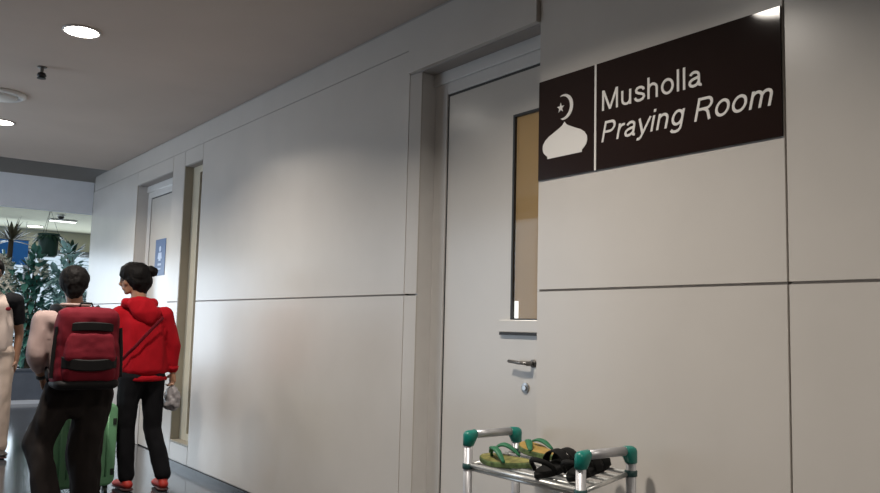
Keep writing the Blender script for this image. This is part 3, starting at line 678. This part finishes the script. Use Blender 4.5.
for q in (-1, 1):
    bm = bmesh.new(); tube(bm, [(bc.x+q*.178, bc.y-.05, bc.z+.12), (bc.x+q*.190, bc.y-.05, bc.z-.02), (bc.x+q*.194, bc.y-.05, bc.z-.18)], .006, 8, rx=2.2); obj('compression_strap', bm, M['packblack'], bp)
    bm = bmesh.new(); tube(bm, [(bc.x+q*.10, bc.y+.10, bc.z+.2), (-1.15+q*.12, 5.42, 1.265), (-1.15+q*.13, 5.50, 1.262), (-1.15+q*.135, 5.585, 1.15), (-1.14+q*.15, 5.575, 1.0), (bc.x+q*.17, 5.45, .88), (bc.x+q*.18, 5.33, .84)], .009, 8, rx=3.0); obj('shoulder_strap', bm, M['packblack'], bp, smooth=True)
bm = bmesh.new(); tube(bm, [(bc.x-.04, bc.y+.06, bc.z+.24), (bc.x-.03, bc.y+.06, bc.z+.265), (bc.x+.03, bc.y+.06, bc.z+.265), (bc.x+.04, bc.y+.06, bc.z+.24)], .007, 8); obj('grab_handle', bm, M['packblack'], bp, smooth=True)

# --- suitcase
cs = thing('suitcase', 'green hard-shell suitcase standing in front of the person with the backpack', 'suitcase', (-.945, 6.02, 0))
cx, cyy = -.935, 6.04
def shell(y0, y1):
    bm = bmesh.new(); x0, x1, z0, z1, r = cx-.215, cx+.215, .065, .625, .055; out = []
    for (ax_, az_), a0 in zip(((x1-r, z1-r), (x0+r, z1-r), (x0+r, z0+r), (x1-r, z0+r)), (0, 90, 180, 270)):
        for k in range(7): t = math.radians(a0+15*k); out.append((ax_+r*math.cos(t), az_+r*math.sin(t)))
    prism(bm, [(p[0], y0, p[1]) for p in out], (0, y1-y0, 0)); return bm
obj('shell', shell(cyy-.12, cyy-.004), M['case'], cs, bevel=.022)
obj('shell', shell(cyy+.004, cyy+.12), M['case'], cs, bevel=.022)
bm = bmesh.new()
for k in range(7):
    x = cx-.15+.05*k; tube(bm, [(x, cyy-.119, .13), (x, cyy-.119, .57)], .008, 8)
obj('rib', bm, M['case'], cs, smooth=True)
z_ = shell(cyy-.006, cyy+.006); z_.transform(Matrix.Translation((cx, 0, .345)) @ Matrix.Diagonal((.985, 1, .985, 1)) @ Matrix.Translation((-cx, 0, -.345))); obj('zipper', z_, M['casedark'], cs)
for zz in (.50, .16):
    obj('latch', bx(cx+.18, cx+.204, cyy-.127, cyy-.118, zz-.022, zz+.022), M['casedark'], cs, bevel=.003)
for sx in (-1, 1):
    for sy in (-1, 1):
        bm = bmesh.new(); tube(bm, [(cx+sx*.16-.012, cyy+sy*.08, .03), (cx+sx*.16+.012, cyy+sy*.08, .03)], .03, 18); box(bm, cx+sx*.16-.016, cx+sx*.16+.016, cyy+sy*.08-.014, cyy+sy*.08+.014, .03, .072); obj('wheel', bm, M['casedark'], cs)
bm = bmesh.new()
for sx in (-1, 1): tube(bm, [(cx+sx*.08, cyy-.07, .60), (cx+sx*.08, cyy-.14, .775)], .008, 10)
tube(bm, [(cx-.095, cyy-.142, .778), (cx+.095, cyy-.142, .778)], .013, 12); obj('pull_handle', bm, M['casedark'], cs, smooth=True)

# --- passer-by at the left edge
pl = V((-1.22, 8.1, 0))
po = thing('person', 'passer-by in a cream tee with black sleeves and cream trousers at the left edge', 'person', pl)
hc, hf = (-1.255, 8.07, 1.585), (.1, -.98, -.12)
J = dict(nk=(-1.245, 8.1, 1.45), ch=(-1.24, 8.1, 1.24), wa=(-1.23, 8.1, 1.03), pe=(-1.225, 8.1, .92),
         ls=(-1.425, 8.11, 1.345), rs=(-1.055, 8.11, 1.345), le=(-1.47, 8.12, 1.08), lw=(-1.44, 8.0, .86), re=(-1.00, 8.13, 1.06), rw=(-1.02, 8.08, .82),
         lh=(-1.32, 8.1, .89), rh=(-1.13, 8.1, .89), lk=(-1.32, 8.14, .49), rk=(-1.125, 8.02, .48), la=(-1.32, 8.28, .10), ra=(-1.115, 7.98, .09))
bm = bmesh.new(); P = head(bm, hc, hf, 1., J['nk'])
hull(bm, [(J['nk'], .055), (J['ch'], (.13, .09, .1))]); hull(bm, [(J['ch'], (.15, .09, .1)), (J['wa'], (.12, .09, .08)), (J['pe'], (.14, .1, .08))])
for a_, b_, c_ in (('ls', 'le', 'lw'), ('rs', 're', 'rw')):
    hull(bm, [(J['ch'], .08), (J[a_], .056)]); hull(bm, [(J[a_], .05), (J[b_], .04)]); hull(bm, [(J[b_], .04), (J[c_], .028)])
hand(bm, J['lw'], (.05, -.25, -1), (.2, -1, .2), (1, 0, 0), .5); hand(bm, J['rw'], (-.05, -.15, -1), (-.2, -1, .2), (-1, 0, 0), .5)
for a_, b_, c_ in (('lh', 'lk', 'la'), ('rh', 'rk', 'ra')): hull(bm, [(J[a_], .08), (J[b_], .055)]); hull(bm, [(J[b_], .055), (J[c_], .04)])
skin('body', bm, M['skin_dark'], po, .007, 3); eyes(P, po)
bm = bmesh.new(); hull(bm, [(P(-.026, 0, .036), .09), (P(.02, 0, .05), .079)], 3); hull(bm, [(P(-.03, 0, .02), .086), (P(-.055, 0, -.04), .05)], 3)
for q in (-1, 1): hull(bm, [(P(.0, q*.06, .04), .032), (P(.012, q*.074, .005), .011), (P(-.03, q*.06, 0), .025)], 2)
skin('hair', bm, M['hair'], po, .007, 3, .005, 45)
bm = bmesh.new()
hull(bm, [((-1.245, 8.1, 1.41), (.075, .065, .03)), ((-1.24, 8.1, 1.31), (.17, .11, .06))]); hull(bm, [((-1.24, 8.1, 1.31), (.175, .11, .06)), ((-1.23, 8.1, 1.05), (.16, .115, .06)), ((-1.225, 8.1, .91), (.172, .125, .03))])
ts = skin('tee', bm, M['white_tee'], po, .011, 4, .01, 9)
for s_, e_ in (('ls', 'le'), ('rs', 're')):
    bm = bmesh.new(); hull(bm, [(lerp((-1.24, 8.1, 1.32), J[s_], .72), (.05, .085, .085)), (J[s_], .073)]); hull(bm, [(J[s_], .073), (lerp(J[s_], J[e_], .58), .064)]); skin('sleeve', bm, M['black'], ts, .010, 3, .007, 12)
bm = bmesh.new(); hull(bm, [((-1.125, 7.993, 1.27), (.022, .006, .018))]); obj('chest_mark', bm, M['maroon'], ts)
bm = bmesh.new(); hull(bm, [((-1.225, 8.1, .93), (.155, .11, .05)), (J['lh'], (.1, .11, .07)), (J['rh'], (.1, .11, .07))])
for a_, b_, c_ in (('lh', 'lk', 'la'), ('rh', 'rk', 'ra')): hull(bm, [(J[a_], .1), (J[b_], .078)]); hull(bm, [(J[b_], .078), (J[c_], .062)])
skin('trousers', bm, M['cream'], po, .011, 4, .01, 11)
shoe('shoe', J['la'], (-1.32, 8.13, 0), M['shoe'], po); shoe('shoe', J['ra'], (-1.11, 7.83, 0), M['shoe'], po)

# ------------------------------------------------------------------ planter and plants
pt = thing('planter', 'long low slate planter with a pale kerb line at the end of the hall', 'planter', (0, 13.3, 0))
bm = bx(-4, 3, 12.7, 12.8, .05, .46); box(bm, -4, 3, 13.9, 14, .05, .46); box(bm, -4, -3.9, 12.8, 13.9, .05, .46); box(bm, 2.9, 3, 12.8, 13.9, .05, .46); obj('planter_wall', bm, M['slate'], pt)
obj('coping', bx(-4.02, 3.02, 12.68, 12.82, .46, .485), M['slate'], pt)
obj('kerb', bx(-4, 3, 12.66, 14, 0, .05), M['kerb'], pt); obj('soil', bx(-3.9, 2.9, 12.8, 13.9, .05, .42), M['soil'], pt)
def leaf(bm, p, d, ln, w, droop=.3, fold=.25, seg=4, mi=0):
    d = V(d).normalized(); s = d.cross(V((0, 0, 1))); s = s.normalized() if s.length > .05 else V((1, 0, 0)); up = s.cross(d)
    L, R_, Mi = [], [], []
    for k in range(seg+1):
        t = k/seg; c = V(p)+d*ln*t-V((0, 0, droop*ln*t*t)); ww = w*math.sin(PI*min(1, .12+.88*t))**.8*(1 if t < 1 else 0)+.0005
        Mi.append(bm.verts.new(c)); L.append(bm.verts.new(c+s*ww+up*ww*fold)); R_.append(bm.verts.new(c-s*ww+up*ww*fold))
    for k in range(seg):
        for a_, b_ in ((L, Mi), (Mi, R_)): bm.faces.new([a_[k], a_[k+1], b_[k+1], b_[k]]).material_index = mi
def sph(rng):
    while True:
        v = V((rng.uniform(-1, 1), rng.uniform(-1, 1), rng.uniform(-1, 1)))
        if .05 < v.length < 1: return v
def shrub(label, x, y, h, w, n, leafm, seed, ln=.16, flowers=0, lw=.035, name='shrub'):
    rng = random.Random(seed); t = thing(name, label, 'plant', (x, y, .42), 'plants growing in the slate planter')
    bm = bmesh.new(); tips = []
    for k in range(8):
        a_ = rng.uniform(0, 2*PI); tip = V((x+w*.7*math.cos(a_)*rng.random(), y+w*.5*math.sin(a_)*rng.random(), .42+h*rng.uniform(.55, .95))); tips.append(tip)
        tube(bm, [(x+.03*math.cos(a_), y+.03*math.sin(a_), .421), lerp((x, y, .42), tip, .5)+V((.03*math.cos(a_), 0, 0)), tip], [.018, .012, .005], 6)
    obj('stem', bm, M['bark'], t)
    bm = bmesh.new()
    for k in range(n):
        v = sph(rng); p = V((x+v.x*w, y+v.y*w*.7, .42+h*.55+v.z*h*.46)); d = V((v.x, v.y*.8, v.z*.5+rng.uniform(-.2, .6)))+sph(rng)*.7
        leaf(bm, p, d, ln*rng.uniform(.7, 1.3), lw*rng.uniform(.8, 1.2), rng.uniform(.1, .5))
    obj('foliage', bm, leafm, t)
    if flowers:
        bm = bmesh.new()
        for k in range(flowers):
            v = sph(rng).normalized()*.92; c = V((x+v.x*w, y-abs(v.y)*w*.75, .42+h*.6+v.z*h*.38))
            for q in range(6): leaf(bm, c, (math.cos(q*PI/3), -.5, math.sin(q*PI/3)), .095, .034, .1, .2, 3)
        obj('blossom', bm, M['petal'], t)
    return t
shrub('leafy shrub with white blossoms behind the passer-by, leftmost in the planter', -.46, 13.15, 1.72, .27, 420, M['leaf_mid'], 3, .15, 90, .04)
shrub('dark green bushy shrub in the planter between passer-by and backpack wearer', .0, 13.12, 1.72, .25, 430, M['leaf_mid'], 5, .16, 8, .04)
shrub('pale bluish bushy shrub in the planter above the head of the backpack wearer', .47, 13.15, 1.86, .26, 430, M['leaf_pale'], 8, .18, 0, .045)
shrub('dark leafy shrub at the wall end of the planter', .95, 13.15, 1.75, .25, 330, M['leaf_mid'], 11, .17, 0, .04)
def yucca(label, x, y, zc, ln, n, m, seed, spread=1.):
    rng = random.Random(seed); t = thing('yucca', label, 'plant', (x, y, .42), 'yuccas rising from the planter')
    bm = bmesh.new(); tube(bm, [(x+.02, y, .421), (x-.02, y, .42+(zc-.42)*.5), (x, y, zc)], [.05, .042, .036], 10); obj('trunk', bm, M['bark'], t, smooth=True)
    bm = bmesh.new()
    for k in range(n):
        a_ = 2*PI*k/n*2.4; e = rng.uniform(-.1, 1.35); leaf(bm, (x, y, zc-.02), (math.cos(a_)*math.cos(e), math.sin(a_)*math.cos(e), math.sin(e)), ln*rng.uniform(.8, 1.1), .03, rng.uniform(.0, .2), .3, 5)
    obj('leaf_crown', bm, m, t); return t
yucca('tall yucca with a radiating crown of narrow dry leaves, at the left edge', -.24, 13.72, 2.36, .4, 28, M['leaf_dry'], 2)
yucca('yucca with spiky dark leaves above the pale shrub beside the wall end', .62, 13.72, 2.18, .36, 22, M['leaf_dark'], 4)
hp = thing('hanging_planter', 'dark green cylindrical pot hanging above the shrubs', 'planter', (.235, 13.5, 2.12))
bm = bmesh.new(); lathe(bm, (.235, 13.5, 2.12), [(.10, 0), (.135, .03), (.14, .33), (.155, .335), (.155, .36), (.13, .36), (.13, .31), (.0, .31)], 28); obj('pot', bm, M['pot'], hp, smooth=False)
bm = bmesh.new()
for k in range(3): a_ = 2*PI*k/3; tube(bm, [(.235+.14*math.cos(a_), 13.5+.14*math.sin(a_), 2.47), (.235, 13.5, CE)], .003, 5)
obj('cord', bm, M['gasket'], hp)
bm = bmesh.new(); rng = random.Random(5)
for k in range(60): a_ = rng.uniform(0, 2*PI); leaf(bm, (.235+.08*math.cos(a_), 13.5+.08*math.sin(a_), 2.44), (math.cos(a_), math.sin(a_), rng.uniform(-.1, .8)), rng.uniform(.12, .22), .02, .8)
obj('foliage', bm, M['leaf_dark'], hp)
bb = thing('banner', 'blue banner hanging near the far windows behind the yucca', 'banner', (-.1, 15.6, 2.2))
obj('cloth', bx(-.75, .33, 15.59, 15.6, 2.1, 2.53), mat('blue_banner_cloth', (.03, .20, .62), .7), bb)
bm = bmesh.new(); tube(bm, [(-.77, 15.595, 2.535), (.35, 15.595, 2.535)], .012, 8)
for x in (-.7, .28): tube(bm, [(x, 15.595, 2.53), (x, 15.595, CE)], .004, 6)
obj('rail', bm, M['mullion'], bb)
# far ceiling lamps
FL = thing('downlight', 'glowing downlight in the beige far ceiling above the hanging pot', 'ceiling light', (.52, 16.2, CE), 'far concourse ceiling lights')
bm = bmesh.new(); lathe(bm, (.52, 16.2, CE), [(.14, 0), (.14, -.012), (.12, -.014), (.12, -.004)], 24); obj('trim_ring', bm, M['trim'], FL)
bm = bmesh.new(); lathe(bm, (.52, 16.2, CE), [(.0, -.016), (.119, -.012), (.119, -.004)], 24); obj('diffuser', bm, M['lamp'], FL)
ls_ = thing('ceiling_light', 'slim white strip light on the beige far ceiling', 'ceiling light', (.68, 14.8, CE))
obj('housing', bx(.48, .9, 14.72, 14.86, CE-.03, CE+.004), M['trim'], ls_); obj('diffuser', bx(.49, .89, 14.73, 14.85, CE-.036, CE-.03), mat('strip_glow', (1, 1, 1), emit=(.95, 1, .95), estr=3), ls_)
cm = thing('ceiling_camera', 'tiny dark dome camera on the far ceiling just past the bulkhead', 'camera', (.51, 14.1, CE))
bm = bmesh.new(); lathe(bm, (.51, 14.1, CE), [(.06, .004), (.06, -.02), (.05, -.03)], 20); obj('base', bm, M['trim'], cm)
bm = bmesh.new(); lathe(bm, (.51, 14.1, CE), [(.048, -.03), (.045, -.055), (.03, -.075), (.0, -.08)], 20); obj('dome', bm, M['gasket'], cm, smooth=True)

# ------------------------------------------------------------------ light
w = bpy.data.worlds.new('daylight'); bpy.context.scene.world = w; w.use_nodes = True
w.node_tree.nodes['Background'].inputs['Color'].default_value = (.72, .86, 1, 1); w.node_tree.nodes['Background'].inputs['Strength'].default_value = 1.0
def portal(x0, x1, name, size, loc, rotv, e, col):
    l = bpy.data.lights.new(name, 'AREA'); l.shape = 'RECTANGLE'; l.size, l.size_y = size; l.energy = e; l.color = col
    o = bpy.data.objects.new(name, l); C.objects.link(o); o.location = loc; o.rotation_euler = rotv; return o
portal(0, 0, 'side_fill_daylight', (2.3, 3.2), (-4.4, 7.9, 1.45), (0, -PI/2, 0), 50, (.72, .85, 1))  # added fill bringing blue daylight to the far ceiling and bulkhead
portal(0, 0, 'window_daylight', (9, 2.2), (-1, 16.85, 1.3), (-PI/2, 0, 0), 260, (.75, .88, 1))
sc = bpy.context.scene
sc.view_settings.view_transform = 'Standard'; sc.view_settings.look = 'None'; sc.view_settings.gamma = 1; sc.view_settings.exposure = 0; sc.view_settings.use_curve_mapping = False
sc.cycles.use_denoising = True; sc.cycles.max_bounces = 8; sc.cycles.diffuse_bounces = 4; sc.cycles.transparent_max_bounces = 16
